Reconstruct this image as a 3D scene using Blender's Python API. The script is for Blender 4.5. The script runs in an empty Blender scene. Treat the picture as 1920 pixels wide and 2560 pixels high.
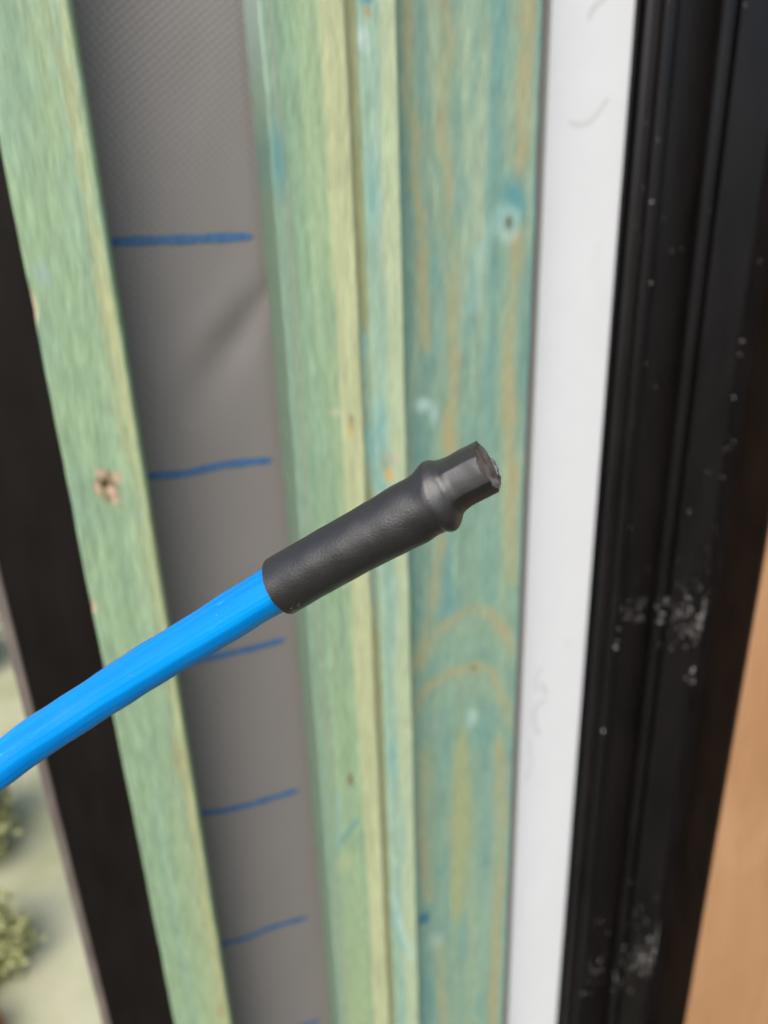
import bpy, math, random
import numpy as np
from mathutils import Vector, Matrix
sc = bpy.context.scene
C = sc.collection
rng = random.Random(7)
MM = 0.001
GZ = 1.25            # the camera stands 1.25 m above the ground

# ------------------------------------------------------------------ camera
cam_d = bpy.data.cameras.new('camera'); cam = bpy.data.objects.new('camera', cam_d); C.objects.link(cam)
cam.matrix_world = Matrix(((0.95282487, 0.13944022, -0.26959451, 0.0),
                           (-0.30181929, 0.34136887, -0.89015303, -0.40),
                           (-0.03209196, 0.92952876, 0.3673505, GZ),
                           (0, 0, 0, 1)))
cam_d.sensor_fit = 'VERTICAL'; cam_d.sensor_height = 36.0; cam_d.lens = 26.27
cam_d.clip_start = 0.01; cam_d.clip_end = 200
cam_d.dof.use_dof = True; cam_d.dof.focus_distance = 0.160; cam_d.dof.aperture_fstop = 10.8
sc.camera = cam

# ------------------------------------------------------------------ light
SUN = Vector((-0.50, -0.80, 1.0)).normalized()
elev = math.asin(SUN.z); azim = math.atan2(SUN.x, SUN.y)
w = bpy.data.worlds.new('World'); sc.world = w; w.use_nodes = True
nt = w.node_tree
sky = nt.nodes.new('ShaderNodeTexSky'); sky.sky_type = 'NISHITA'; sky.sun_disc = False
sky.sun_elevation = elev; sky.sun_rotation = azim; sky.air_density = 1.0; sky.dust_density = 2.5; sky.ozone_density = 1.0
bg = nt.nodes['Background']; bg.inputs[1].default_value = 0.065
nt.links.new(sky.outputs[0], bg.inputs[0])
sd = bpy.data.lights.new('sun', 'SUN'); so = bpy.data.objects.new('sun', sd); C.objects.link(so)
sd.energy = 1.5; sd.angle = math.radians(60); sd.color = (1.0, 0.962, 0.92)
so.rotation_euler = SUN.to_track_quat('Z', 'Y').to_euler(); so.location = (0, 0, 5)
sc.view_settings.view_transform = 'Standard'; sc.view_settings.look = 'None'
sc.view_settings.gamma = 1; sc.view_settings.use_curve_mapping = False
sc.view_settings.exposure = 1.04
sc.cycles.max_bounces = 8

# ------------------------------------------------------------------ helpers
def W(x, h, z):
    """millimetres on the wall: x along it, h proud of the membrane, z up from the camera's height"""
    return Vector((x*MM, -h*MM, z*MM + GZ))

def link(name, me, mat=None, parent=None, smooth=False):
    o = bpy.data.objects.new(name, me); C.objects.link(o)
    if mat: me.materials.append(mat)
    if parent: o.parent = parent
    if smooth:
        me.polygons.foreach_set('use_smooth', [True]*len(me.polygons))
    return o

def mesh(name, verts, faces, mat=None, parent=None, smooth=False):
    me = bpy.data.meshes.new(name); me.from_pydata([tuple(v) for v in verts], [], faces); me.update()
    return link(name, me, mat, parent, smooth)

def tag(o, label, cat, group=None):
    o['label'] = label; o['category'] = cat
    if group: o['group'] = group
    return o

def empty(name, loc):
    o = bpy.data.objects.new(name, None); C.objects.link(o); o.location = loc; o.empty_display_size = .02
    return o

def part(o, root):
    o.parent = root; o.matrix_parent_inverse = Matrix.Translation(root.location).inverted()
    return o

def vn(x, z, sx, sz, seed):
    """smooth value noise 0..1 with cell sizes sx, sz"""
    u = np.asarray(x, float)/sx + seed*17.3; v = np.asarray(z, float)/sz + seed*9.1
    i = np.floor(u); j = np.floor(v); a = u-i; b = v-j
    a = a*a*(3-2*a); b = b*b*(3-2*b)
    def hsh(p, q):
        t = np.sin(p*127.1 + q*311.7 + seed*74.7)*43758.5453
        return t-np.floor(t)
    return (hsh(i, j)*(1-a)+hsh(i+1, j)*a)*(1-b) + (hsh(i, j+1)*(1-a)+hsh(i+1, j+1)*a)*b

def fbm(x, z, sx, sz, seed, n=4):
    s = 0; t = 0
    for k in range(n):
        s = s + vn(x, z, sx/2**k, sz/2**k, seed+k*3)*.6**k; t += .6**k
    return s/t

def dist_poly(x, z, pts):
    d = np.full(np.shape(x), 1e9)
    for (x0, z0), (x1, z1) in zip(pts[:-1], pts[1:]):
        dx, dz = x1-x0, z1-z0
        t = np.clip(((x-x0)*dx+(z-z0)*dz)/(dx*dx+dz*dz+1e-9), 0, 1)
        d = np.minimum(d, np.hypot(x-x0-t*dx, z-z0-t*dz))
    return d

def mixc(c, col, m):
    m = np.clip(m, 0, 1)[:, None]
    return c*(1-m) + np.array(col)[None, :]*m

def blob(x, z, cx, cz, rx, rz, soft=.5):
    d = np.hypot((x-cx)/rx, (z-cz)/rz)
    return np.clip((1-d)/soft, 0, 1)

def new_mat(name, base=(.5, .5, .5), rough=.6, spec=.5):
    m = bpy.data.materials.new(name); m.use_nodes = True
    b = m.node_tree.nodes['Principled BSDF']
    b.inputs['Base Color'].default_value = (*base, 1); b.inputs['Roughness'].default_value = rough
    b.inputs['Specular IOR Level'].default_value = spec
    return m, m.node_tree, b

def N(t, kind, **kw):
    n = t.nodes.new(kind)
    for k, v in kw.items():
        if k in n.inputs: n.inputs[k].default_value = v
        else: setattr(n, k, v)
    return n

def coords(t, scale):
    tc = N(t, 'ShaderNodeTexCoord'); mp = N(t, 'ShaderNodeMapping'); mp.inputs['Scale'].default_value = scale
    t.links.new(tc.outputs['Object'], mp.inputs['Vector']); return mp.outputs['Vector']

def add_bump(t, b, height, dist, strength=1.0):
    bp = N(t, 'ShaderNodeBump'); bp.inputs['Distance'].default_value = dist; bp.inputs['Strength'].default_value = strength
    t.links.new(height, bp.inputs['Height']); t.links.new(bp.outputs[0], b.inputs['Normal']); return bp

def mottle(t, b, base, vec_scale, detail=4, lo=.85, hi=1.15):
    """multiply a base colour (or socket) with fine noise"""
    v = coords(t, vec_scale)
    n = N(t, 'ShaderNodeTexNoise'); n.inputs['Scale'].default_value = 1; n.inputs['Detail'].default_value = detail
    t.links.new(v, n.inputs['Vector'])
    mr = N(t, 'ShaderNodeMapRange'); mr.inputs['From Min'].default_value = .3; mr.inputs['From Max'].default_value = .7
    mr.inputs['To Min'].default_value = lo; mr.inputs['To Max'].default_value = hi
    t.links.new(n.outputs['Fac'], mr.inputs['Value'])
    mx = N(t, 'ShaderNodeMix', data_type='RGBA', blend_type='MULTIPLY'); mx.inputs[0].default_value = 1
    if isinstance(base, tuple): mx.inputs[6].default_value = (*base, 1)
    else: t.links.new(base, mx.inputs[6])
    t.links.new(mr.outputs[0], mx.inputs[7]); t.links.new(mx.outputs[2], b.inputs['Base Color'])
    return n

# ------------------------------------------------------------------ materials
def wood_material():
    m, t, b = new_mat('stained_timber', rough=.62, spec=.35)
    at = N(t, 'ShaderNodeAttribute', attribute_name='stain')
    mottle(t, b, at.outputs['Color'], (1100, 1100, 90), 4, .84, 1.15)
    v = coords(t, (1300, 1300, 110)); n = N(t, 'ShaderNodeTexNoise'); n.inputs['Scale'].default_value = 1; n.inputs['Detail'].default_value = 3
    t.links.new(v, n.inputs['Vector']); add_bump(t, b, n.outputs['Fac'], .0010, .9)
    return m
M_WOOD = wood_material()

def black_plastic(name, base, rough, spec=.5):
    m, t, b = new_mat(name, base, rough, spec)
    mottle(t, b, base, (70, 70, 18), 5, .7, 1.3)
    v = coords(t, (260, 260, 60)); n = N(t, 'ShaderNodeTexNoise'); n.inputs['Scale'].default_value = 1; n.inputs['Detail'].default_value = 6
    t.links.new(v, n.inputs['Vector'])
    mr = N(t, 'ShaderNodeMapRange'); mr.inputs['To Min'].default_value = rough-.1; mr.inputs['To Max'].default_value = rough+.12
    t.links.new(n.outputs['Fac'], mr.inputs['Value']); t.links.new(mr.outputs[0], b.inputs['Roughness'])
    return m
M_FRAME = black_plastic('black_window_frame', (.010, .008, .008), .38, .42)
M_FLANGE = black_plastic('brown_black_flange', (.018, .011, .007), .6, .2)
M_GASKET, _, _b = new_mat('black_rubber_gasket', (.006, .006, .006), .6)
M_BOARD = black_plastic('black_trim_board', (.011, .008, .007), .6, .18)

# ------------------------------------------------------------------ setting
def ground():
    m, t, b = new_mat('pale_paving', (.5, .47, .3), .85, .2)
    v = coords(t, (3, 3, 3)); n = N(t, 'ShaderNodeTexNoise'); n.inputs['Scale'].default_value = 1.6; n.inputs['Detail'].default_value = 7
    t.links.new(v, n.inputs['Vector'])
    cr = N(t, 'ShaderNodeValToRGB'); e = cr.color_ramp.elements
    e[0].position = .36; e[0].color = (.44, .44, .26, 1); e[1].position = .60; e[1].color = (.58, .57, .38, 1)
    t.links.new(n.outputs['Fac'], cr.inputs[0]); t.links.new(cr.outputs[0], b.inputs['Base Color'])
    add_bump(t, b, n.outputs['Fac'], .02, .5)
    s = 60
    o = mesh('ground', [(-s, -s, 0), (s, -s, 0), (s, s, 0), (-s, s, 0)], [(0, 1, 2, 3)], m)
    o['kind'] = 'structure'
ground()
def bounce_cut_sheet():  # unseen dark ground before the wall, added to weaken light bounced from below
    m, t, b = new_mat('bounce_cut_dark', (.05, .06, .03), .9, .1); mottle(t, b, (.055, .06, .035), (8, 8, 8), 6, .6, 1.4)
    v = coords(t, (60, 60, 60)); n = N(t, 'ShaderNodeTexNoise'); n.inputs['Scale'].default_value = 1; n.inputs['Detail'].default_value = 5
    t.links.new(v, n.inputs['Vector']); add_bump(t, b, n.outputs['Fac'], .03)
    o = mesh('bounce_cut_sheet', [(-30, -30, .004), (30, -30, .004), (30, -.03, .004), (-30, -.03, .004)], [(0, 1, 2, 3)], m); o['kind'] = 'structure'
bounce_cut_sheet()

ZT, ZB = 330.0, -1249.0
def box(name, x0, x1, h0, h1, z0, z1, mat, parent=None, bev=0):
    import bmesh
    bm = bmesh.new(); bmesh.ops.create_cube(bm, size=1)
    for v in bm.verts:
        v.co = W(x0+(x1-x0)*(v.co.x+.5), h0+(h1-h0)*(v.co.y+.5), z0+(z1-z0)*(v.co.z+.5))
    bmesh.ops.recalc_face_normals(bm, faces=bm.faces)
    if bev: bmesh.ops.bevel(bm, geom=list(bm.edges), offset=bev*MM, segments=3, affect='EDGES', profile=.5)
    me = bpy.data.meshes.new(name); bm.to_mesh(me); bm.free()
    return link(name, me, mat, parent)

m, t, b = new_mat('backing_wall', (.32, .22, .13), .8); mottle(t, b, (.32, .22, .13), (40, 40, 8))
o = box('light_stop_wall', -86, 720, -120, -34, ZB, ZT, m); tag(o, 'plain unseen backing wall, added behind the membrane, battens and window frame to stop light leaks', 'wall')  # unseen backing, added behind everything so that no light leaks through

# ------------------------------------------------------------------ membrane with marker lines
def membrane():
    xs = np.linspace(-30, 216.9, 180); zs = np.concatenate([np.arange(ZT, -760, -3.0), np.arange(-770, ZB, -40.0), [ZB]])
    X, Z = np.meshgrid(xs, zs)
    H = (fbm(X, Z, 60, 110, 3, 3)-.5)*2.6
    edge = np.clip(np.minimum(X+8, 62-X)/14, 0, 1)
    H = H*np.where(X < 62, edge, .15)
    # a slack fold pulled down to the left from the batten at about z = -34
    u = ((X-62)*(-.62)+(Z+34)*(-.78)); v = ((X-62)*(-.78)-(Z+34)*(-.62))
    fold = np.exp(-(v/(5+np.clip(u, 0, 80)*.16))**2)*np.clip(1-np.abs(u-30)/52, 0, 1)*(X < 64)
    H = H-fold*2.6 + np.exp(-((v-13)/9)**2)*np.clip(1-np.abs(u-30)/52, 0, 1)*1.2*(X < 62)
    H = np.where(X > 60, np.minimum(H, -.3), H)
    nz, nx = X.shape
    vs = [W(X[j, i], H[j, i], Z[j, i]) for j in range(nz) for i in range(nx)]
    fs = [(j*nx+i, (j+1)*nx+i, (j+1)*nx+i+1, j*nx+i+1) for j in range(nz-1) for i in range(nx-1)]
    m, t, b = new_mat('woven_membrane', (.20, .178, .168), .5, .5)
    tc = N(t, 'ShaderNodeTexCoord')
    hs = []
    for ang, sc_ in ((36, 740), (-52, 640)):
        mp = N(t, 'ShaderNodeMapping'); mp.inputs['Rotation'].default_value = (0, math.radians(ang), 0)
        wv = N(t, 'ShaderNodeTexWave', wave_type='BANDS', bands_direction='Z'); wv.inputs['Scale'].default_value = sc_/6.28*1.0
        wv.inputs['Distortion'].default_value = .4
        t.links.new(tc.outputs['Object'], mp.inputs['Vector']); t.links.new(mp.outputs[0], wv.inputs['Vector']); hs.append(wv.outputs['Fac'])
    mu = N(t, 'ShaderNodeMath', operation='ADD'); t.links.new(hs[0], mu.inputs[0]); t.links.new(hs[1], mu.inputs[1])
    mr = N(t, 'ShaderNodeMapRange'); mr.inputs['From Max'].default_value = 2; mr.inputs['To Min'].default_value = .86; mr.inputs['To Max'].default_value = 1.14
    t.links.new(mu.outputs[0], mr.inputs[0])
    mx = N(t, 'ShaderNodeMix', data_type='RGBA', blend_type='MULTIPLY'); mx.inputs[0].default_value = 1; mx.inputs[6].default_value = (.228, .209, .200, 1)
    t.links.new(mr.outputs[0], mx.inputs[7]); t.links.new(mx.outputs[2], b.inputs['Base Color'])
    add_bump(t, b, mu.outputs[0], .0003, .35)
    o = mesh('membrane', vs, fs, m, smooth=True)
    tag(o, 'grey woven breather membrane with short blue marker lines, stretched between the green battens', 'membrane')
    mb, t, b = new_mat('blue_marker_ink', (.05, .135, .29), .6); mottle(t, b, (.05, .135, .29), (300, 300, 300), 3, .8, 1.2)
    def hat(x, z):
        i = int(np.argmin(abs(xs-x))); j = int(np.argmin(abs(zs-z))); return H[j, i]
    marks = [[(-20, -6.5), (-12, -6.8), (20, -7.2), (57.3, -6.9)],
             [(-20, -124.3), (-9.8, -124.7), (9.4, -126.2), (29.5, -123.4), (57, -124.0)],
             [(-20, -239.7), (-8, -241.2), (8.2, -242.4), (22.1, -241.3), (36, -241.3), (54.7, -239.2)],
             [(-20, -353.7), (-9.4, -355.4), (6.7, -357.6), (27.9, -357.4), (54.6, -355.3)],
             [(-20, -472), (-9.9, -473.3), (7.2, -473.9), (22.3, -471), (52.7, -471.3)],
             [(-20, -578), (12.5, -580.4), (44.8, -583), (54.9, -583.0)]]
    for k, mk in enumerate(marks):
        xx = np.linspace(mk[0][0], mk[-1][0], 70); zz = np.interp(xx, [p[0] for p in mk], [p[1] for p in mk])
        ker = np.ones(13)/13; zz = np.convolve(np.pad(zz, 6, mode='edge'), ker, mode='valid')
        vs = []; n = len(xx)
        for i, (x, z) in enumerate(zip(xx, zz)):
            hw = 2.1*(1+.10*math.sin(i*.37+k))*min(1, .45+(n-1-i)*.16)
            for q in (-1, 0, 1):
                vs.append(W(x, hat(x, z)+.35, z+q*hw))
        fs = [(3*i+q, 3*i+3+q, 3*i+4+q, 3*i+1+q) for i in range(n-1) for q in (0, 1)]
        mesh('marker_line', vs, fs, mb, o, smooth=True)
membrane()

# ------------------------------------------------------------------ stained battens
TEAL = (.20, .40, .33); DTEAL = (.13, .33, .33); BLUE = (.06, .22, .32)
GREEN = (.31, .47, .26); PALE = (.56, .62, .37); OCHRE = (.47, .38, .18); MINT = (.40, .58, .44); CREAM = (.62, .52, .34); BROWN = (.22, .14, .07)

def base_grain(x, z, seed, mid, cool, warm):
    c = np.tile(np.array(mid, float), (len(x), 1))
    wx = x + (fbm(x, z, 40, 420, seed+20, 2)-.5)*5
    c = mixc(c, cool, (fbm(wx, z, 9, 300, seed, 2)-.45)*1.8)
    c = mixc(c, warm, (fbm(wx, z, 7, 300, seed+5, 2)-.5)*1.8)
    c = mixc(c, cool, (fbm(x, z, 16, 40, seed+9, 3)-.55)*1.3)
    c *= (1+(vn(wx, z, 1.3, 140, seed+31)-.5)*.12+(vn(wx, z, 3.1, 200, seed+37)-.5)*.12+(fbm(x, z, 1.8, 14, seed+33, 2)-.5)*.30)[:, None]
    return c

def col_left(x, z, h):
    c = base_grain(x, z, 11, (.35, .50, .30), (.28, .45, .34), (.46, .54, .30))
    ed = np.clip(1-np.abs(x+13.2+(vn(x*0, z, 9, 60, 4)-.5)*4)/3.6, 0, 1)
    c = mixc(c, (.58, .57, .29), ed*(.35+.65*vn(x*0, z, 9, 40, 8)))
    c = mixc(c, OCHRE, np.clip(1-np.abs(x+17.5+(z-60)*.006+(fbm(x*0, z, 9, 60, 14, 2)-.5)*5)/1.1, 0, 1)*(z < 140)*(.25+.6*vn(x*0, z, 9, 30, 9)))
    # slanting saw marks near the top right corner
    s = (z+x*1.7)/6.5; saw = np.clip(1-np.abs(s-np.round(s))*7, 0, 1)*np.clip((x+27)/6, 0, 1)*np.clip((z-10)/30, 0, 1)
    c = mixc(c, (.42, .40, .2), saw*.45)
    c = mixc(c, MINT, np.clip((z+5)/120, 0, 1)*.5*np.clip(vn(x, z, 4, 12, 3)*2-.5, 0, 1))
    c = mixc(c, (.47, .50, .25), np.clip((-z-250)/260, 0, .45)*np.clip((x+31)/12, 0, 1))
    # knot with split cream fibres
    w_ = (fbm(x, z, 3, 3, 5, 3)-.5)*1.2
    c = mixc(c, (.30, .21, .11), np.clip(blob(x, z, -27.8, -113.5, 5.8, 9.5, .4)+w_*blob(x, z, -27.8, -113.5, 8, 12, .5), 0, 1)*.9)
    for (a, bb, ra, rb) in ((-29.6, -106.5, 2.6, 2.8), (-22.6, -109.5, 2.8, 3.4), (-25.6, -116.3, 2.7, 3.4), (-32, -114, 1.7, 4), (-24.9, -121, 2.4, 2.2)):
        c = mixc(c, (.66, .46, .33), blob(x, z, a, bb, ra, rb, .5))
    c = mixc(c, (.13, .09, .05), blob(x, z, -28.0, -112.6, 1.3, 2.0, .5))
    c = mixc(c, CREAM, blob(x, z, -43.6, -174, 2.2, 5, .5)); c = mixc(c, CREAM, blob(x, z, -44.2, -30, 2.0, 9, .5))
    c = mixc(c, (.36, .48, .48), blob(x, z, -38, -18, 5, 7, .9)*.6)
    c = mixc(c, OCHRE, blob(x, z, -16, -275, 4, 18, .8)*.6); c = mixc(c, OCHRE, blob(x, z, -15, -478, 3.5, 9, .8)*.7)
    c = mixc(c, (.17, .30, .22), blob(x, z, -33.5, -398, 3, 7, .9)*.5)
    return c

def col_wide(x, z, h):
    c = base_grain(x, z, 23, (.33, .47, .28), (.25, .42, .30), (.43, .54, .31))
    c = mixc(c, (.40, .50, .27), np.clip((-z-380)/200, 0, .6))
    pale = np.clip((x-87.6-(fbm(x*0, z, 9, 90, 3, 2)-.5)*1.8)/1.1, 0, 1)
    pc = np.tile(np.array((.56, .60, .34)), (len(x), 1))
    pc *= (1+(vn(x, z, 1.0, 70, 41)-.5)*.16+(fbm(x, z, 3, 30, 44, 2)-.5)*.3)[:, None]
    c = c*(1-pale[:, None])+pc*pale[:, None]
    c = mixc(c, (.17, .34, .22), np.clip(1-np.abs(x-87.2)/.9, 0, 1)*(vn(x*0, z, 9, 60, 52) > .55)*.7)
    # cool strip and grey streak by the left arris
    c = mixc(c, (.27, .39, .29), np.clip((68.5-x)/3.5, 0, 1)*.85)
    c = mixc(c, (.33, .36, .27), np.clip(1-np.abs(x-68.8-(fbm(x*0, z, 9, 120, 77, 2)-.5)*5)/2.2, 0, 1)*.65)
    c = mixc(c, (.62, .78, .70), np.clip((64.5-x)/2, 0, 1)*np.clip((z-30)/60, 0, 1)*.8)
    c = mixc(c, DTEAL, blob(x, z, 66, 25, 4.5, 22, .8)*.8)
    c = mixc(c, OCHRE, blob(x, z, 92.8, -98.5, 2.1, 6.5, .6)*.95); c = mixc(c, (.75, .5, .14), blob(x, z, 92.6, -102, 1.5, 3.2, .6)*.8)
    c = mixc(c, BROWN, blob(x, z, 93, -94.5, 1.5, 2.4, .6)*.7); c = mixc(c, (.60, .62, .40), blob(x, z, 85, -91, 4, 3, .7)*.7)
    c = mixc(c, BROWN, blob(x, z, 81.6, -322, 3.0, 7, .7)*.8)
    c = mixc(c, DTEAL, np.clip(1-dist_poly(x, z, [(71, -372), (76, -366), (83.6, -356)])/2.8, 0, 1)*.95)
    c = mixc(c, (.30, .52, .42), np.clip(1-dist_poly(x, z, [(72, -330), (73, -350), (71, -372)])/3.5, 0, 1)*.7)
    c = mixc(c, (.52, .56, .30), blob(x, z, 76, -388, 8, 9, .8)*.7)
    return c

def col_narrow(x, z, h):
    c = base_grain(x, z, 37, (.37, .54, .40), (.28, .50, .43), (.50, .60, .37))
    c = mixc(c, (.54, .62, .38), np.clip((x-112-(fbm(x*0, z, 9, 70, 9, 2)-.5)*7)/4, 0, 1)*.85)
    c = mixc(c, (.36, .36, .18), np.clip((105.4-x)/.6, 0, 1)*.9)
    c = mixc(c, (.27, .50, .46), (fbm(x, z, 8, 50, 71, 3)-.56)*3*(x < 117))
    c = mixc(c, (.10, .30, .38), blob(x, z, 109.5, 90, 5, 7, .6)*.9); c = mixc(c, OCHRE, blob(x, z, 110, 82, 2.6, 3, .6)*.9)
    c = mixc(c, (.60, .76, .70), blob(x, z, 108, 72, 4, 7, .7)*.7)
    c = mixc(c, (.78, .50, .13), blob(x, z, 113, -129, 2.8, 5.5, .6)); c = mixc(c, OCHRE, blob(x, z, 111, -122, 3, 8, .7)*.6)
    c = mixc(c, (.66, .52, .42), blob(x, z, 117, -120, 2.8, 4, .6)*.8)
    c = mixc(c, (.46, .70, .62), np.clip(1-dist_poly(x, z, [(107, -430), (110, -455), (113, -470), (119, -497)])/3.2, 0, 1)*.8)
    c = mixc(c, (.20, .46, .44), np.clip(1-dist_poly(x, z, [(106, -445), (108.5, -468), (113, -484)])/2.2, 0, 1)*.6)
    return c

D_LINES = [([(133.8, 330), (133.8, 102.1), (133.3, 80.7), (135, 54.4), (136.9, 28.5), (138.4, 3.4), (140.1, -30), (140.4, -65.6)], 1.7, .85),
           ([(149.4, 330), (149.4, 102.9), (150.5, 92.2), (153.9, 75.7), (152.7, 44.7), (154.6, 13.7), (157.2, -21.7), (157.8, -64.5), (156.5, -105.5), (154, -150)], 2.2, .65),
           ([(195, 330), (195, 105), (195.5, 93.9), (195.1, 74.8), (195, 44.8), (194.2, 14)], 3.0, .8),
           ([(194.5, -12), (194, -32.9), (189.9, -77.2), (194.8, -137.6), (199, -214.6)], 3.0, .75),
           ([(157, -105), (156.4, -148.5), (150.5, -173.9), (148.2, -191.7), (144.2, -219.2), (134.6, -253.3), (128, -275)], 2.0, .6),
           ([(128, -279.1), (134.5, -260), (147.1, -242.6), (162.7, -234.2), (173.7, -231.4), (185, -238.7), (193.6, -254.1), (203, -275.3)], 2.3, .65),
           ([(127.5, -303.9), (132.4, -292.6), (142.1, -280.8), (158.1, -274), (171.1, -273.5), (182.7, -279.7), (191.4, -294.4), (199.7, -313.2), (203, -330)], 2.3, .65),
           ([(138.1, -335), (138.1, -345.5), (135.7, -405.3), (138.5, -463.4)], 3.0, .65),
           ([(147.3, -514.2), (150.8, -605.5), (151, -900)], 2.0, .7),
           ([(193.2, -340), (193.2, -361.4), (196.9, -425.7), (195.5, -519), (194.1, -626.2), (195, -900)], 2.6, .8)]
def col_board(x, z, h):
    c = base_grain(x, z, 53, (.27, .42, .31), (.17, .34, .30), (.40, .48, .29))
    c = mixc(c, (.38, .54, .38), (fbm(x, z, 20, 60, 61, 3)-.5)*3*np.clip((x-158)/10, 0, 1)*(z > -30))
    c = mixc(c, (.17, .33, .31), np.clip((150-x)/22, 0, 1)*.4)  # shade beside the proud narrow batten, put into the board's colour
    c = mixc(c, (.17, .37, .35), (fbm(x, z, 14, 50, 97, 3)-.56)*2.5)
    c = mixc(c, (.45, .54, .36), (fbm(x, z, 9, 80, 99, 3)-.55)*3.2*np.clip((z+260)/200, .2, 1))
    # broad pale early-wood inside the arches
    ring = np.clip(1-np.abs((x-163-(z+420)*.02)/(10+3*np.sin(z/37.))), 0, 1)*np.clip((-z-312)/22, 0, 1)*np.clip((z+505)/22, 0, 1)
    c = mixc(c, (.40, .44, .22), ring*1.1)
    c = mixc(c, (.33, .45, .30), np.clip(1-dist_poly(x, z, [(140, -300), (158, -285), (172, -284), (186, -300)])/9, 0, 1)*.6)
    c = mixc(c, (.33, .46, .30), np.clip(1-dist_poly(x, z, [(140, -262), (160, -246), (176, -244), (190, -262)])/8, 0, 1)*.5)
    wob = (fbm(x, z, 9, 18, 81, 3)-.5)*7; wob2 = fbm(x, z, 12, 38, 83, 3)
    for pts, wd, st in D_LINES:
        d = dist_poly(x+wob, z+wob*.5, pts)
        c = mixc(c, (.40, .45, .26), np.clip(1.2-d/(wd*3.0), 0, 1)*st*.75)
        c = mixc(c, (.50, .39, .19), np.clip(1.3-d/(wd*1.35), 0, 1)*st*np.clip(.15+1.7*(wob2-.25), 0, 1)*.9)
    c = mixc(c, (.10, .33, .36), blob(x, z, 191, 8, 11, 17, .8)*.85)
    c = mixc(c, (.34, .58, .54), np.clip(1-dist_poly(x, z, [(184, 0), (178, -8), (172, -20), (169.7, -46)])/6, 0, 1)*.5)
    rr = np.hypot((x-188.4)/6.3, (z+5.5)/8.5)
    c = mixc(c, (.44, .64, .57), np.clip(1-np.abs(rr-.8)/.6, 0, 1)*.6*np.clip(vn(x, z, 5, 6, 12)*1.6, 0, 1)); c = mixc(c, (.16, .38, .37), np.clip((.55-rr)/.4, 0, 1)*.8)
    c = mixc(c, (.20, .10, .03), blob(x, z, 188.4, -4.8, 1.9, 3.4, .6))
    c = mixc(c, (.55, .76, .70), blob(x, z, 139.5, -97, 7, 6, .8)*.9); c = mixc(c, (.50, .72, .66), blob(x, z, 146, -103, 4, 9, .9)*.6)
    c = mixc(c, (.48, .70, .62), blob(x, z, 171.7, -313, 5.5, 11, .9)*.75)
    c = mixc(c, (.03, .19, .30), blob(x, z, 135, -483, 6, 7.5, .7)); c = mixc(c, (.5, .5, .36), blob(x, z, 134, -492, 2.4, 2.5, .6)*.8)
    c = mixc(c, (.42, .56, .46), blob(x, z, 143, -510, 10, 12, .9)*.75)
    c = mixc(c, BROWN, blob(x, z, 172.5, -274.5, 2.6, 3.2, .7)*.8)
    c = mixc(c, (.55, .44, .25), blob(x, z, 203, -136, 2, 5, .6)*.8)
    c = mixc(c, (.20, .44, .38), np.clip((x-201)/2, 0, 1)*.7)
    return c

def batten(name, prof, colf, label, chips=()):
    """prof: cross-section (x, h) left to right, open at the back; swept down the wall, finely divided so that the stain follows the grain"""
    px, ph = [], []
    for (x0, h0), (x1, h1) in zip(prof[:-1], prof[1:]):
        n = max(1, int(math.hypot(x1-x0, h1-h0)/.9))
        for k in range(n): px.append(x0+(x1-x0)*k/n); ph.append(h0+(h1-h0)*k/n)
    px.append(prof[-1][0]); ph.append(prof[-1][1])
    px = np.array(px); ph = np.array(ph)
    zs = np.concatenate([np.arange(ZT, 130, -8.0), np.arange(128, -720, -1.6), np.arange(-724, ZB, -10.0), [ZB]])
    PX, Zg = np.meshgrid(px, zs); PH = np.tile(ph, (len(zs), 1))
    nx = len(px); nz = len(zs)
    # slightly uneven sawn face and arrises
    wav = (fbm(PX, Zg, 40, 90, len(name), 2)-.5)*.7 + (fbm(PX, Zg, 3, 9, len(name)+3, 2)-.5)*.22
    sidew = (fbm(Zg*0, Zg, 9, 34, len(name)+8, 3)-.5)*.9
    H = PH+np.where(PH > 2, wav, 0); Xd = PX+sidew
    for (cx, cz, rx, rz, dep) in chips:
        H = H-blob(PX, Zg, cx, cz, rx, rz, .6)*dep
    co = np.stack([Xd*MM, -H*MM, Zg*MM+GZ], -1).reshape(-1, 3)
    fs = [(j*nx+i, (j+1)*nx+i, (j+1)*nx+i+1, j*nx+i+1) for j in range(nz-1) for i in range(nx-1)]
    back = len(co)
    o = mesh(name, co, fs, M_WOOD, smooth=False)
    me = o.data
    cl = colf(PX.ravel(), Zg.ravel(), PH.ravel())
    at = me.color_attributes.new('stain', 'FLOAT_COLOR', 'POINT')
    buf = np.ones((len(cl), 4)); buf[:, :3] = np.clip(cl, .01, .9); at.data.foreach_set('color', buf.ravel())
    tag(o, label, 'batten')
    return o
batten('timber_batten', [(-44.4, -1), (-44.4, 44), (-43.4, 45), (-11.3, 45), (-10.1, 43.6), (-10.0, -1)], col_left,
       'left green stained batten with a split brown knot, right of the black corner board',
       chips=((-44.4, -28, 2.2, 9, 2.5), (-28, -113, 2.0, 3, 2.0), (-44.4, -174, 2.0, 4, 1.5)))
batten('timber_batten', [(62.8, -1), (62.8, 38.6), (64.2, 40), (87.4, 40.1), (88.2, 40.6), (98.8, 40.6), (100.0, 39.4), (100.0, 25)], col_wide,
       'green batten with a pale yellow stripe down its right side, beside the marked membrane')
batten('timber_batten', [(100.15, 25), (100.2, 36), (104.9, 36), (105.7, 37.6), (106.8, 38), (122.6, 38), (123.5, 37), (123.5, -1)], col_narrow,
       'narrow pale mint batten between the yellow striped batten and wide teal board')
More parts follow.
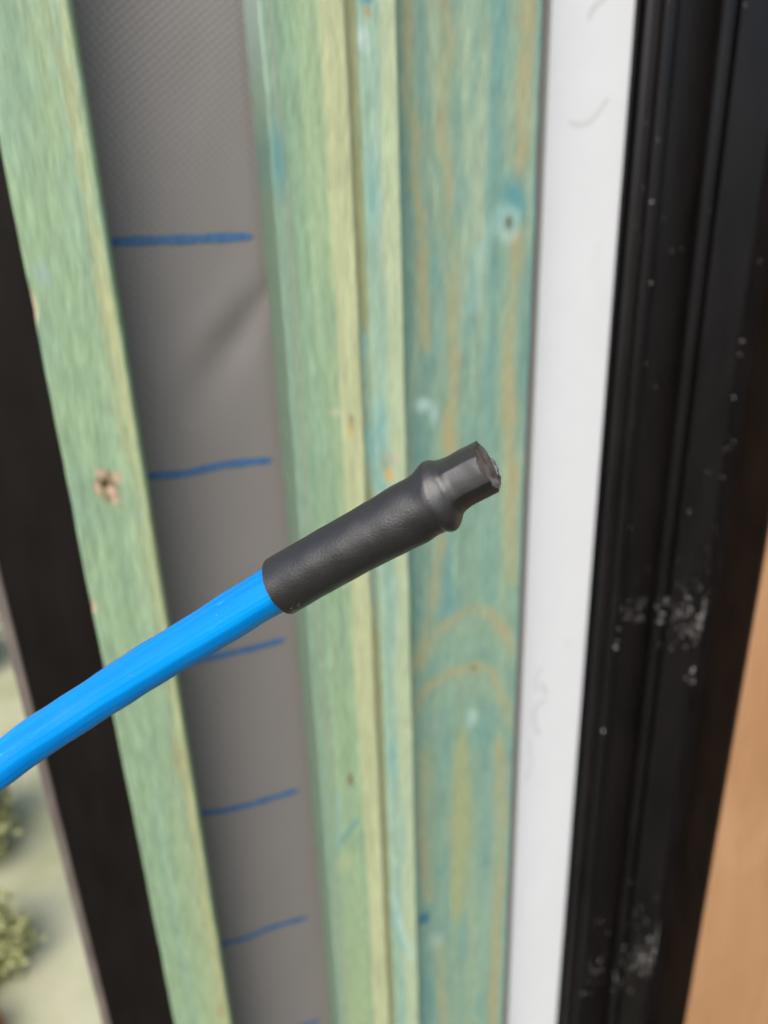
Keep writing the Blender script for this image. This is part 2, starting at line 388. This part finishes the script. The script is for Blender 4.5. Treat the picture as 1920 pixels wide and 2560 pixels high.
o = batten('timber_board', [(123.65, -1), (123.65, 20), (203, 20), (203.9, 19.2), (203.9, -1)], col_board,
       'wide recessed teal stained board with ochre arched grain, beside the white strip')
o['category'] = 'board'

# ------------------------------------------------------------------ black board by the corner
r = empty('corner_board', W(-66, 0, ZB))
tag(r, 'smooth black corner board with a thin greyish brown outer edge, left of the left batten', 'board')
part(box('board_face', -90.8, -44.9, -33, 0, ZB, ZT, M_BOARD, bev=.8), r)
m, t, b = new_mat('grey_brown_edge', (.20, .165, .14), .6); mottle(t, b, (.20, .165, .14), (200, 200, 40), 4, .75, 1.2)
part(box('edge_strip', -96.8, -91.0, -30, -1.5, ZB, ZT, m, bev=1.2), r)

# ------------------------------------------------------------------ white strip
def white_strip():
    xs = np.linspace(217.4, 267.6, 70); zs = np.concatenate([np.arange(ZT, 130, -8.0), np.arange(128, -720, -1.6), np.arange(-724, ZB, -10.0), [ZB]])
    X, Z = np.meshgrid(xs, zs); x = X.ravel(); z = Z.ravel()
    c = np.tile(np.array((.775, .785, .787)), (len(x), 1)); c *= (1+(fbm(x, z, 12, 14, 5, 3)-.5)*.035)[:, None]
    def smear(pts, wd, st):
        nonlocal c
        d = dist_poly(x+(vn(x, z, 3, 3, 2)-.5)*1.0, z, pts); c = mixc(c, (.42, .41, .40), np.clip(1.1-d/wd, 0, 1)*st*1.35)
    smear([(232.7, 43.5), (238.3, 42.3), (244, 44), (249.1, 48.3), (254.2, 54.5)], 1.5, .36)
    smear([(240, 92), (243, 97), (249, 101)], 1.6, .4)
    smear([(232, -300), (228, -308), (230, -318)], 2.2, .20); smear([(234, -314), (237.5, -322)], 2.4, .30)
    smear([(236, -328), (229, -332), (228.4, -345), (233, -356)], 2.5, .26); smear([(226, -362), (229, -380), (225, -395)], 2.2, .18)
    smear([(252, -282), (254, -286)], 2, .14); smear([(255, -20), (252, -34)], 5, .05)
    c = mixc(c, (.62, .56, .48), np.clip((219.2-x)/1.8, 0, 1)*.5); c = mixc(c, (.62, .66, .85), np.clip((x-266.3)/1.0, 0, 1)*.5)
    H = 2.0+(fbm(X, Z, 30, 60, 9, 2)-.5)*.5
    H[:, 0] = -2; H[:, -1] = -4
    nz, nx = X.shape
    co = np.stack([X*MM, -H*MM, Z*MM+GZ], -1).reshape(-1, 3)
    fs = [(j*nx+i, (j+1)*nx+i, (j+1)*nx+i+1, j*nx+i+1) for j in range(nz-1) for i in range(nx-1)]
    m, t, b = new_mat('white_coated_strip', rough=.55, spec=.4)
    at_ = N(t, 'ShaderNodeAttribute', attribute_name='stain'); mottle(t, b, at_.outputs['Color'], (500, 500, 500), 3, .985, 1.015)
    o = mesh('white_strip', co, fs, m)
    at = o.data.color_attributes.new('stain', 'FLOAT_COLOR', 'POINT')
    buf = np.ones((len(c), 4)); buf[:, :3] = c; at.data.foreach_set('color', buf.ravel())
    tag(o, 'smooth white strip with faint grey finger smudges, between the teal board and the black frame', 'strip')
white_strip()

# ------------------------------------------------------------------ black window frame: a swept profile
DD = 400.0
def real(xp, h): return xp*(DD-h)/DD
FP = [(274.6, -8), (274.6, 7), (276.0, 9.4), (279.0, 10.6), (284.6, 11.2), (285.6, 10), (286.2, 10), (286.6, 14.0), (288.2, 15.6), (291, 15.9), (293.6, 14.4), (295.2, 12.2), (296.0, 9), (296.0, -7),
      (321.0, -7), (323.4, -6.4), (323.6, 4.5), (324.8, 6.6), (328.5, 7.2), (331.6, 6.6), (332.8, 5), (333.0, -3), (335.4, -3), (335.6, 4.6), (336.6, 5.6), (366.0, 5.6), (367.2, 4.6), (367.4, -16), (379.5, -16)]
frame = empty('window_frame', W(320, 0, ZB))
tag(frame, 'black ribbed window frame profile with gritty dust, between the white strip and the tan board', 'window frame')
def sweep(name, prof, mat, zs=None):
    pts = [(real(a, h), h) for a, h in prof]
    if zs is None: zs = np.concatenate([np.arange(ZT, -720, -12.0), [ZB]])
    vs = [W(x, h, z) for z in zs for x, h in pts]; n = len(pts)
    fs = [(j*n+i, (j+1)*n+i, (j+1)*n+i+1, j*n+i+1) for j in range(len(zs)-1) for i in range(n-1)]
    o = mesh(name, vs, fs, mat)
    bv = o.modifiers.new('soft', 'BEVEL'); bv.width = .0006; bv.segments = 2; bv.limit_method = 'ANGLE'; bv.angle_limit = math.radians(30)
    return part(o, frame)
sweep('frame_profile', FP, M_FRAME)
sweep('gasket', [(267.95, -6), (267.95, -.5), (270.2, .8), (272.2, .2), (273.0, -2), (274.4, -5)], M_GASKET)
sweep('frame_flange', [(379.8, -16.1), (386, -16.1)], M_FLANGE)
fx = real(380, -16)
part(box('frame_side', fx, fx+3, -16, 18.6, ZB, ZT, M_FLANGE, bev=.5), frame)

def frame_h(x):
    pts = [(real(a, h), h) for a, h in FP]
    best = -16
    for (x0, h0), (x1, h1) in zip(pts[:-1], pts[1:]):
        if min(x0, x1) <= x <= max(x0, x1): best = max(best, h0+(h1-h0)*(x-x0)/(x1-x0+1e-9))
    return best

# sawdust stuck to the frame
def dust(name, label, clusters, seed, mat):
    rg = random.Random(seed); vs = []; fs = []
    for (x, z, sx, sz, n, r0, r1) in clusters:
        for _ in range(n):
            px = rg.gauss(x, sx); pz = rg.gauss(z, sz)
            if px > 392 or px < 269: continue
            h = frame_h(px)+.2; r = rg.uniform(r0, r1); b0 = len(vs)
            ax = [Vector((rg.gauss(0, 1), rg.gauss(0, 1), rg.gauss(0, 1))).normalized()*r*rg.uniform(.5, 1.2) for _ in range(3)]
            c = W(px, h+r*.5, pz)
            for s_ in (-1, 1):
                for a in ax: vs.append(c+a*s_*MM)
            for f in ((0, 1, 2), (3, 5, 4), (0, 4, 2), (0, 1, 5), (1, 2, 3), (5, 4, 0), (1, 3, 5), (2, 4, 3)): fs.append(tuple(b0+k for k in f))
    o = mesh(name, vs, fs, mat); o['kind'] = 'stuff'; o['label'] = label; o['category'] = 'dust'
    return o
m, t, b = new_mat('pale_sawdust', (.58, .55, .51), .4, .8)
dust('sawdust', 'pale specks of sawdust in a drift across the black frame, halfway down it',
     [(318, -272, 12, 6, 40, .35, .75), (343, -278, 16, 6, 60, .35, .8), (364, -290, 10, 6, 60, .4, .85), (340, -276, 26, 14, 40, .25, .6), (352, -262, 22, 22, 26, .4, .9), (368, -330, 7, 8, 8, .7, 1.1)], 5, m)
dust('sawdust', 'dense grey specks of sawdust clotted low down on the black frame',
     [(352, -632, 11, 14, 110, .35, .7), (318, -645, 20, 14, 70, .35, .65), (364, -632, 7, 12, 50, .35, .7), (338, -585, 16, 26, 22, .4, .9)], 9, m)
dust('sawdust', 'few lone specks of grit scattered up the upper half of the black frame',
     [(275, 20, 3, 60, 12, .3, .7), (300, 0, 22, 90, 16, .25, .6), (382, -120, 5, 60, 12, .5, .9), (355, -200, 14, 60, 10, .4, .7), (288, -300, 4, 90, 5, .6, .9)], 13, m)

# ------------------------------------------------------------------ tan board
def tan_board():
    m, t, b = new_mat('tan_board', (.62, .33, .16), .6, .3)
    v = coords(t, (14, 14, 5)); n = N(t, 'ShaderNodeTexNoise'); n.inputs['Scale'].default_value = 1; n.inputs['Detail'].default_value = 5; n.inputs['Distortion'].default_value = .8
    t.links.new(v, n.inputs['Vector'])
    cr = N(t, 'ShaderNodeValToRGB'); e = cr.color_ramp.elements
    e[0].position = .3; e[0].color = (.44, .225, .10, 1); e[1].position = .72; e[1].color = (.57, .32, .165, 1)
    t.links.new(n.outputs['Fac'], cr.inputs[0]); mottle(t, b, cr.outputs[0], (600, 600, 30), 3, .93, 1.06)
    o = box('tan_board', 398.2, 720, -33, 19.5, ZB, ZT, m, bev=1)
    tag(o, 'smooth tan orange wooden board at the far right, beyond the black frame', 'board')
tan_board()

# ------------------------------------------------------------------ the blue cable with its black heat-shrink end
P3 = lambda *a: [Vector(p) for p in a]
def wv(p): return Vector((p[0]*MM, p[1]*MM, p[2]*MM+GZ))   # x, y, z in mm, z from camera height
FRONT = Vector((0, -.40, GZ))   # the open side of the wall

cab_pts = [wv(p) for p in [(-420, -150, -900), (-330, -170, -520), (-220, -205, -300), (-130, -226, -180), (-78.85, -231.75, -140.16), (-45.24, -232.73, -117.88), (-30.59, -235.58, -108.59), (-19.11, -238.23, -101.14), (-3.24, -245.09, -89.79), (11.09, -251.85, -79.31), (19.87, -256.31, -72.8), (29, -259.6, -67.2)]]
def catmull(pts, n):
    out = []
    P = [pts[0]*2-pts[1]]+list(pts)+[pts[-1]*2-pts[-2]]
    for i in range(1, len(P)-2):
        a, b_, c_, d_ = P[i-1], P[i], P[i+1], P[i+2]
        for k in range(n):
            s = k/n
            out.append(.5*((2*b_)+(c_-a)*s+(2*a-5*b_+4*c_-d_)*s*s+(3*b_-a-3*c_+d_)*s**3))
    out.append(P[-2]); return out

def tube(name, cs, rfun, nseg, mat, parent, uvs=True):
    """tube along cs; the first spoke points to the camera side; coordinates along/around kept as attributes"""
    vs = []; n = len(cs); L = 0; along = []
    prev = None
    for i, c in enumerate(cs):
        T = (cs[min(i+1, n-1)]-cs[max(i-1, 0)]).normalized()
        if i: L += (c-cs[i-1]).length
        ref = Vector((0.27, -0.89, 0.37)) if prev is None else prev
        A = (ref-T*ref.dot(T)).normalized(); prev = A
        B = T.cross(A)
        for k in range(nseg):
            th = 2*math.pi*k/nseg
            vs.append(c+(A*math.cos(th)+B*math.sin(th))*rfun(L, th)); along.append((L, k/nseg))
    fs = [(i*nseg+k, i*nseg+(k+1) % nseg, (i+1)*nseg+(k+1) % nseg, (i+1)*nseg+k) for i in range(n-1) for k in range(nseg)]
    o = mesh(name, vs, fs, mat, None, True)
    me = o.data
    at = me.attributes.new('lay', 'FLOAT_VECTOR', 'POINT')
    at.data.foreach_set('vector', [q for (l, a) in along for q in (l*10, math.cos(a*2*math.pi), math.sin(a*2*math.pi))])
    part(o, parent); return o

root = empty('blue_cable', wv((19.87, -256.31, -72.8)))
tag(root, 'bright blue cable with a black heat-shrink sleeve on its end, in front of the battens', 'cable')

def cable_mat():
    m, t, b = new_mat('blue_pvc', (0.0, .28, .80), .38, .32)
    at = N(t, 'ShaderNodeAttribute', attribute_name='lay')
    mp = N(t, 'ShaderNodeMapping'); mp.inputs['Scale'].default_value = (1.0, 1.0, 1.0); t.links.new(at.outputs['Vector'], mp.inputs['Vector'])
    def noise(scale, sc, det, dist=0):
        mp = N(t, 'ShaderNodeMapping'); mp.inputs['Scale'].default_value = scale; t.links.new(at.outputs['Vector'], mp.inputs['Vector'])
        n = N(t, 'ShaderNodeTexNoise'); n.inputs['Scale'].default_value = sc; n.inputs['Detail'].default_value = det; n.inputs['Distortion'].default_value = dist
        t.links.new(mp.outputs[0], n.inputs['Vector']); return n.outputs['Fac']
    streak = noise((.6, 3.2, 3.2), 1.0, 3, .3)
    cr = N(t, 'ShaderNodeValToRGB'); e = cr.color_ramp.elements
    e[0].position = .30; e[0].color = (0.0, .22, .68, 1); e[1].position = .70; e[1].color = (0.0, .34, .90, 1)
    t.links.new(streak, cr.inputs[0])
    # rubbed pale scuffs and tiny pits
    sp = noise((9, 9, 9), 3.0, 3); scl = noise((2.2, 1.4, 1.4), 1.0, 3)
    a1 = N(t, 'ShaderNodeMapRange'); a1.inputs['From Min'].default_value = .60; a1.inputs['From Max'].default_value = .72; t.links.new(sp, a1.inputs[0])
    a2 = N(t, 'ShaderNodeMapRange'); a2.inputs['From Min'].default_value = .52; a2.inputs['From Max'].default_value = .62; t.links.new(scl, a2.inputs[0])
    mu = N(t, 'ShaderNodeMath', operation='MULTIPLY'); t.links.new(a1.outputs[0], mu.inputs[0]); t.links.new(a2.outputs[0], mu.inputs[1])
    mx = N(t, 'ShaderNodeMix', data_type='RGBA'); t.links.new(mu.outputs[0], mx.inputs[0]); t.links.new(cr.outputs[0], mx.inputs[6]); mx.inputs[7].default_value = (.10, .50, .90, 1)
    t.links.new(mx.outputs[2], b.inputs['Base Color'])
    fine = noise((14, 16, 16), 2.0, 4)
    mr = N(t, 'ShaderNodeMapRange'); mr.inputs['To Min'].default_value = .28; mr.inputs['To Max'].default_value = .5; t.links.new(scl, mr.inputs[0]); t.links.new(mr.outputs[0], b.inputs['Roughness'])
    ad = N(t, 'ShaderNodeMath', operation='MULTIPLY_ADD'); ad.inputs[1].default_value = .12; t.links.new(fine, ad.inputs[0]); t.links.new(streak, ad.inputs[2])
    add_bump(t, b, ad.outputs[0], .0006, .55)
    return m
def r_cable(L, th):
    return (5.18+.07*math.sin(3*th+L*42)+.05*math.sin(5*th-L*30+1)+.10*math.sin(L*210+1.5*math.sin(th))+.05*math.sin(L*520+2*th))*MM
tube('cable_jacket', catmull(cab_pts, 26), r_cable, 72, cable_mat(), root)

# small bright crumbs sitting on the jacket are left in the material; the sleeve is modelled from stations across it
# each station: upper edge point, lower edge point (mm), fraction of the sleeve's length
ST = [(17.84, -253.44, -67.3, 21.89, -259.19, -78.28, 0.0),
      (23.15, -255.7, -63.78, 27.14, -261.4, -74.66, 0.1215),
      (30.22, -258.87, -59.09, 34.44, -264.55, -69.76, 0.2912),
      (37.05, -262.02, -54.51, 41.68, -267.8, -65.12, 0.4625),
      (42.69, -264.57, -50.5, 47.39, -270.58, -61.61, 0.6057),
      (45.75, -266.0, -48.71, 49.83, -271.74, -59.63, 0.6772),
      (47.08, -266.46, -47.54, 50.77, -272.3, -58.98, 0.7082),
      (47.95, -266.65, -46.32, 51.48, -272.76, -58.54, 0.7323),
      (48.69, -266.87, -45.48, 52.28, -273.34, -58.55, 0.7519),
      (49.3, -267.22, -45.17, 53.07, -273.75, -58.22, 0.7695),
      (49.87, -267.65, -45.04, 53.75, -273.9, -57.33, 0.787),
      (50.61, -268.2, -45.05, 54.21, -273.85, -56.12, 0.8052),
      (51.56, -268.77, -44.75, 54.69, -273.83, -54.73, 0.8288),
      (53.08, -269.57, -43.96, 55.9, -274.31, -53.37, 0.8672),
      (55.2, -270.62, -42.51, 57.99, -275.38, -51.99, 0.9249),
      (57.68, -272.03, -40.95, 60.97, -276.79, -50.06, 1.0)]
S = [((wv(r[0:3])+wv(r[3:6]))/2, (wv(r[0:3])-wv(r[3:6]))/2, r[6]) for r in ST]
axis = (S[-1][0]-S[0][0]).normalized()

def sleeve():
    n = 10; cen = catmull([s[0] for s in S], n); up = catmull([s[1] for s in S], n); lf = catmull([Vector((s[2], 0, 0)) for s in S], n)
    nseg = 144; vs = []; lay = []
    R_cam = [6.5, 6.55, 6.65, 6.75, 6.85, 6.85, 6.9, 6.95, 6.9, 6.6, 6.25, 5.95, 5.75, 5.6, 5.5, 5.45]
    rc = catmull([Vector((q, 0, 0)) for q in R_cam], n)
    m_ = len(cen)
    def ring(i, inset=0.0, push=0.0, thick=1.0):
        c, u, l = cen[i], up[i], lf[i].x
        fr = axis
        uu = u.normalized(); cc = fr.cross(uu)
        tocam = (FRONT-c)
        if cc.dot(tocam) < 0: cc = -cc
        cc = cc.normalized()
        hexw = max(0, min(1, (l-.80)/.05))
        for k in range(nseg):
            th = 2*math.pi*k/nseg
            ru = u.length; rr = rc[i].x*MM
            # the far side keeps the same roundness as the near side
            co, si = math.cos(th), math.sin(th)
            rad = 1.0
            a = (math.degrees(th) % 60)-30
            hx = math.cos(math.radians(30))/math.cos(math.radians(a))
            hx = 1-(1-hx)*1.0
            soft = 1-(1-hx)*.55
            rad *= 1+(soft-1)*hexw*(1.0)
            # creases and dents where the tube has collapsed on to the shoulder
            g = math.exp(-((l-.815)/.018)**2)
            rad *= 1-.035*g*max(0, math.sin(th))*(1+.4*math.sin(3*th))
            rad *= 1+.012*math.exp(-((l-.70)/.05)**2)*math.sin(4*th+1)
            rad *= 1+.004*math.sin(l*31+2*th)+.003*math.sin(l*57-3*th)
            edge = max(0, (l-.97)/.03)
            rad *= 1-.012*edge*max(0, math.sin(5*th+.6))
            p = c+(uu*co*(ru*rad-inset*MM))+(cc*si*(rr*rad-inset*MM))
            ax_off = push
            if l > .96: ax_off += (.26*math.sin(3*th+1)+.14*math.sin(7*th)+.10*math.sin(17*th+2))*(l-.96)/.04
            ax_off += -.6*math.sin(th)*max(0, (l-.9)/.1)
            if l < .02: ax_off += (.10*math.sin(2*th+1)+.04*math.sin(9*th))
            p = p+axis*(ax_off*MM)
            vs.append(p); lay.append((l*5, co, si))
    for i in range(m_): ring(i)
    ring(m_-1, .06, .03); ring(m_-1, .45, .03); ring(m_-1, .55, -.1)
    for q in (1, 2, 3, 4, 6): ring(m_-1-q*1, .6, 0)
    rows = m_+8
    fs = [(i*nseg+k, (i+1)*nseg+k, (i+1)*nseg+(k+1) % nseg, i*nseg+(k+1) % nseg) for i in range(rows-1) for k in range(nseg)]
    # close the near lip over the jacket
    b0 = len(vs)
    ring(0, .05, -.03); ring(0, .55, -.03); ring(0, 1.25, .25); ring(2, 1.3, 0)
    seq = [0, b0//nseg, b0//nseg+1, b0//nseg+2, b0//nseg+3]
    for a, b_ in zip(seq[:-1], seq[1:]):
        fs += [(a*nseg+(k+1) % nseg, b_*nseg+(k+1) % nseg, b_*nseg+k, a*nseg+k) for k in range(nseg)]
    m, t, b = new_mat('black_heat_shrink', (.028, .026, .0255), .35, .95)
    at = N(t, 'ShaderNodeAttribute', attribute_name='lay')
    def noise(scale, sc, det, dist=0):
        mp = N(t, 'ShaderNodeMapping'); mp.inputs['Scale'].default_value = scale; t.links.new(at.outputs['Vector'], mp.inputs['Vector'])
        n_ = N(t, 'ShaderNodeTexNoise'); n_.inputs['Scale'].default_value = sc; n_.inputs['Detail'].default_value = det; n_.inputs['Distortion'].default_value = dist
        t.links.new(mp.outputs[0], n_.inputs['Vector']); return n_.outputs['Fac']
    leather = noise((6, 4.2, 4.2), 4.0, 4, .4); big = noise((1, 1, 1), 1.6, 3)
    ad = N(t, 'ShaderNodeMath', operation='MULTIPLY_ADD'); ad.inputs[1].default_value = .5; t.links.new(leather, ad.inputs[0]); t.links.new(big, ad.inputs[2])
    bp = add_bump(t, b, ad.outputs[0], .0004, .5)
    sx = N(t, 'ShaderNodeSeparateXYZ'); t.links.new(at.outputs['Vector'], sx.inputs[0])
    ms = N(t, 'ShaderNodeMapRange'); ms.inputs['From Min'].default_value = 3.2; ms.inputs['From Max'].default_value = 4.0; ms.inputs['To Min'].default_value = .40; ms.inputs['To Max'].default_value = .18
    t.links.new(sx.outputs[0], ms.inputs[0]); t.links.new(ms.outputs[0], bp.inputs['Strength'])
    mr = N(t, 'ShaderNodeMapRange'); mr.inputs['From Min'].default_value = .3; mr.inputs['From Max'].default_value = .7; mr.inputs['To Min'].default_value = .33; mr.inputs['To Max'].default_value = .46
    t.links.new(big, mr.inputs[0]); t.links.new(mr.outputs[0], b.inputs['Roughness'])
    sp = noise((10, 10, 10), 6, 2)
    a1 = N(t, 'ShaderNodeMapRange'); a1.inputs['From Min'].default_value = .75; a1.inputs['From Max'].default_value = .78; t.links.new(sp, a1.inputs[0])
    mx = N(t, 'ShaderNodeMix', data_type='RGBA'); t.links.new(a1.outputs[0], mx.inputs[0]); mx.inputs[6].default_value = (.028, .026, .0255, 1); mx.inputs[7].default_value = (.3, .3, .28, 1)
    t.links.new(mx.outputs[2], b.inputs['Base Color'])
    o = mesh('heat_shrink_sleeve', vs, fs, m, None, True)
    at2 = o.data.attributes.new('lay', 'FLOAT_VECTOR', 'POINT'); at2.data.foreach_set('vector', [q for p in lay for q in p])
    o.data.set_sharp_from_angle(angle=math.radians(48)); part(o, root)
    o['label'] = 'black rubbery heat-shrink sleeve, swollen at a shoulder and six sided at its open end'

    # resin filling the open end: a lumpy disc and a bead hanging on the lower lip
    c, u = cen[-1], up[-1]; uu = u.normalized(); cc = axis.cross(uu)
    if cc.dot(FRONT-c) < 0: cc = -cc
    mm_, t, b = new_mat('grey_sealant', (.10, .088, .08), .34, .35)
    b.inputs['Subsurface Weight'].default_value = .25; b.inputs['Subsurface Radius'].default_value = (.001, .0008, .0006)
    b.inputs['Subsurface Scale'].default_value = .5
    v = coords(t, (500, 500, 500)); n_ = N(t, 'ShaderNodeTexNoise'); n_.inputs['Scale'].default_value = 1; n_.inputs['Detail'].default_value = 4; t.links.new(v, n_.inputs['Vector'])
    cr = N(t, 'ShaderNodeValToRGB'); e = cr.color_ramp.elements; e[0].position = .35; e[0].color = (.06, .055, .053, 1); e[1].position = .7; e[1].color = (.17, .16, .155, 1)
    t.links.new(n_.outputs['Fac'], cr.inputs[0]); t.links.new(cr.outputs[0], b.inputs['Base Color'])
    vs = []; nr = 26; ns = 72
    R0u, R0c = u.length-.5*MM, 5.45*MM-.5*MM
    for j in range(nr+1):
        q = j/nr
        for k in range(ns):
            th = 2*math.pi*k/ns
            a_, b2 = q*math.cos(th), q*math.sin(th)
            h_ = -.25+.35*(1-q*q)+.22*math.sin(5*a_+2)*math.cos(4*b2+1)*(1-q**4)
            h_ += 1.0*math.exp(-(((a_+.80)/.26)**2+((b2-.15)/.34)**2))      # bead low down
            h_ += .55*math.exp(-(((a_-.55)/.30)**2+((b2+.45)/.30)**2))
            vs.append(c+uu*(a_*R0u)+cc*(b2*R0c)+axis*((h_-.6*b2)*MM))
    fs = [(j*ns+k, j*ns+(k+1) % ns, (j+1)*ns+(k+1) % ns, (j+1)*ns+k) for j in range(nr) for k in range(ns)]
    p = mesh('sealant_plug', vs, fs, mm_, None, True)
    p.parent = o
sleeve()

# crumbs stuck to the jacket and to the sleeve's lower lip
def grit():
    rg = random.Random(3); vs = []; fs = []
    jk = [o for o in C.objects if o.name == 'cable_jacket'][0]; sl = [o for o in C.objects if o.name == 'heat_shrink_sleeve'][0]
    def put(o, i, ang, nseg, r):
        k = int(round(ang/360*nseg)) % nseg; me = o.data
        c = o.matrix_parent_inverse @ me.vertices[i*nseg+k].co + root.location; n = me.vertices[i*nseg+k].normal
        c = c + n*r*.2*MM + Vector((rg.gauss(0, .15), rg.gauss(0, .15), rg.gauss(0, .15)))*MM*.4
        b0 = len(vs); ax = [Vector((rg.gauss(0, 1), rg.gauss(0, 1), rg.gauss(0, 1))).normalized()*r*rg.uniform(.4, 1.2)*MM for _ in range(3)]
        for s_ in (-1, 1):
            for a in ax: vs.append(c+a*s_)
        for f in ((0, 1, 2), (3, 5, 4), (0, 4, 2), (0, 1, 5), (1, 2, 3), (5, 4, 0), (1, 3, 5), (2, 4, 3)): fs.append(tuple(b0+q for q in f))
    for i, a, r in ((196, -42, .30), (197, -38, .20), (195, -50, .14), (211, 65, .16), (230, -65, .16), (231, 62, .12), (182, 68, .12), (205, 20, .08), (170, -30, .1), (160, 50, .1), (222, -15, .09), (236, 40, .09), (150, -60, .12), (190, 10, .07)):
        put(jk, i, a, 72, r)
    for _ in range(26): put(sl, rg.randint(1, 7), rg.gauss(143, 10), 144, rg.uniform(.05, .11))
    for i, a, r in ((31, 60, .15), (8, 40, .10), (20, 30, .09), (46, 75, .09), (140, 20, .10), (70, 130, .09), (15, 12, .1)): put(sl, i, a, 144, r)
    m, t, b = new_mat('pale_grit', (.55, .52, .48), .6)
    o = mesh('grit', vs, fs, m); part(o, root); o['kind'] = 'stuff'
grit()

# ------------------------------------------------------------------ the garden seen past the corner
def leafmat(name, c0):
    m, t, b = new_mat(name, c0, .55, .4); mottle(t, b, c0, (30, 30, 30), 3, .7, 1.3); return m
def shrub(x, y, rad, hgt, n, seed, label, mat):
    rg = random.Random(seed); r = empty('leafy_plant', Vector((x, y, 0)))
    tag(r, label, 'plant')
    vs, fs, sv, sf = [], [], [], []
    for s_ in range(14):
        a = rg.uniform(0, 6.28); d = rad*rg.uniform(.1, .8); top = Vector((x+math.cos(a)*d, y+math.sin(a)*d, hgt*rg.uniform(.5, 1))); bot = Vector((x+math.cos(a)*d*.2, y+math.sin(a)*d*.2, -.005))
        T = (top-bot).normalized(); A = T.orthogonal().normalized(); B = T.cross(A); b0 = len(sv)
        for q, c in ((.004, bot), (.0015, top)):
            for k in range(5): sv.append(c+(A*math.cos(k*1.257)+B*math.sin(k*1.257))*q)
        sf += [(b0+k, b0+(k+1) % 5, b0+5+(k+1) % 5, b0+5+k) for k in range(5)]
        for _ in range(n//14):
            c = bot.lerp(top, rg.uniform(.15, 1.05))+Vector((rg.gauss(0, 1), rg.gauss(0, 1), rg.gauss(0, .6)))*rad*.16
            d1 = Vector((rg.gauss(0, 1), rg.gauss(0, 1), rg.gauss(.3, .6))).normalized(); d2 = d1.orthogonal().normalized(); nn = d1.cross(d2)
            l = rg.uniform(.010, .02); w_ = l*.45; b0 = len(vs)
            vs += [c, c+d1*l*.35+d2*w_*.5+nn*l*.05, c+d1*l*.75+d2*w_*.38, c+d1*l, c+d1*l*.75-d2*w_*.38, c+d1*l*.35-d2*w_*.5+nn*l*.05]
            fs += [(b0, b0+1, b0+2, b0+3), (b0, b0+3, b0+4, b0+5)]
    part(mesh('leaves', vs, fs, mat), r); part(mesh('stems', sv, sf, mat), r)
mo = leafmat('olive_leaves', (.34, .35, .15)); mo2 = leafmat('brown_leaves', (.28, .24, .10))
shrub(-.50, 1.05, .13, .20, 9000, 1, 'olive green leafy clump on pale paving, middle one past the corner board', mo)
shrub(-.445, .74, .095, .13, 9000, 2, 'olive green leafy clump nearest the wall corner', mo)
shrub(-.69, 1.85, .18, .26, 9000, 3, 'dull brownish green plant, farthest of those past the corner board', mo2)
m, t, b = new_mat('terracotta', (.42, .16, .07), .85, .2); mottle(t, b, (.42, .16, .07), (40, 40, 40), 5, .7, 1.25)
o = box('terracotta_brick', -600, -392, -625, -520, -1249.6, -1190, m, bev=3)
tag(o, 'orange terracotta brick lying on the paving below the leafy clumps', 'brick')
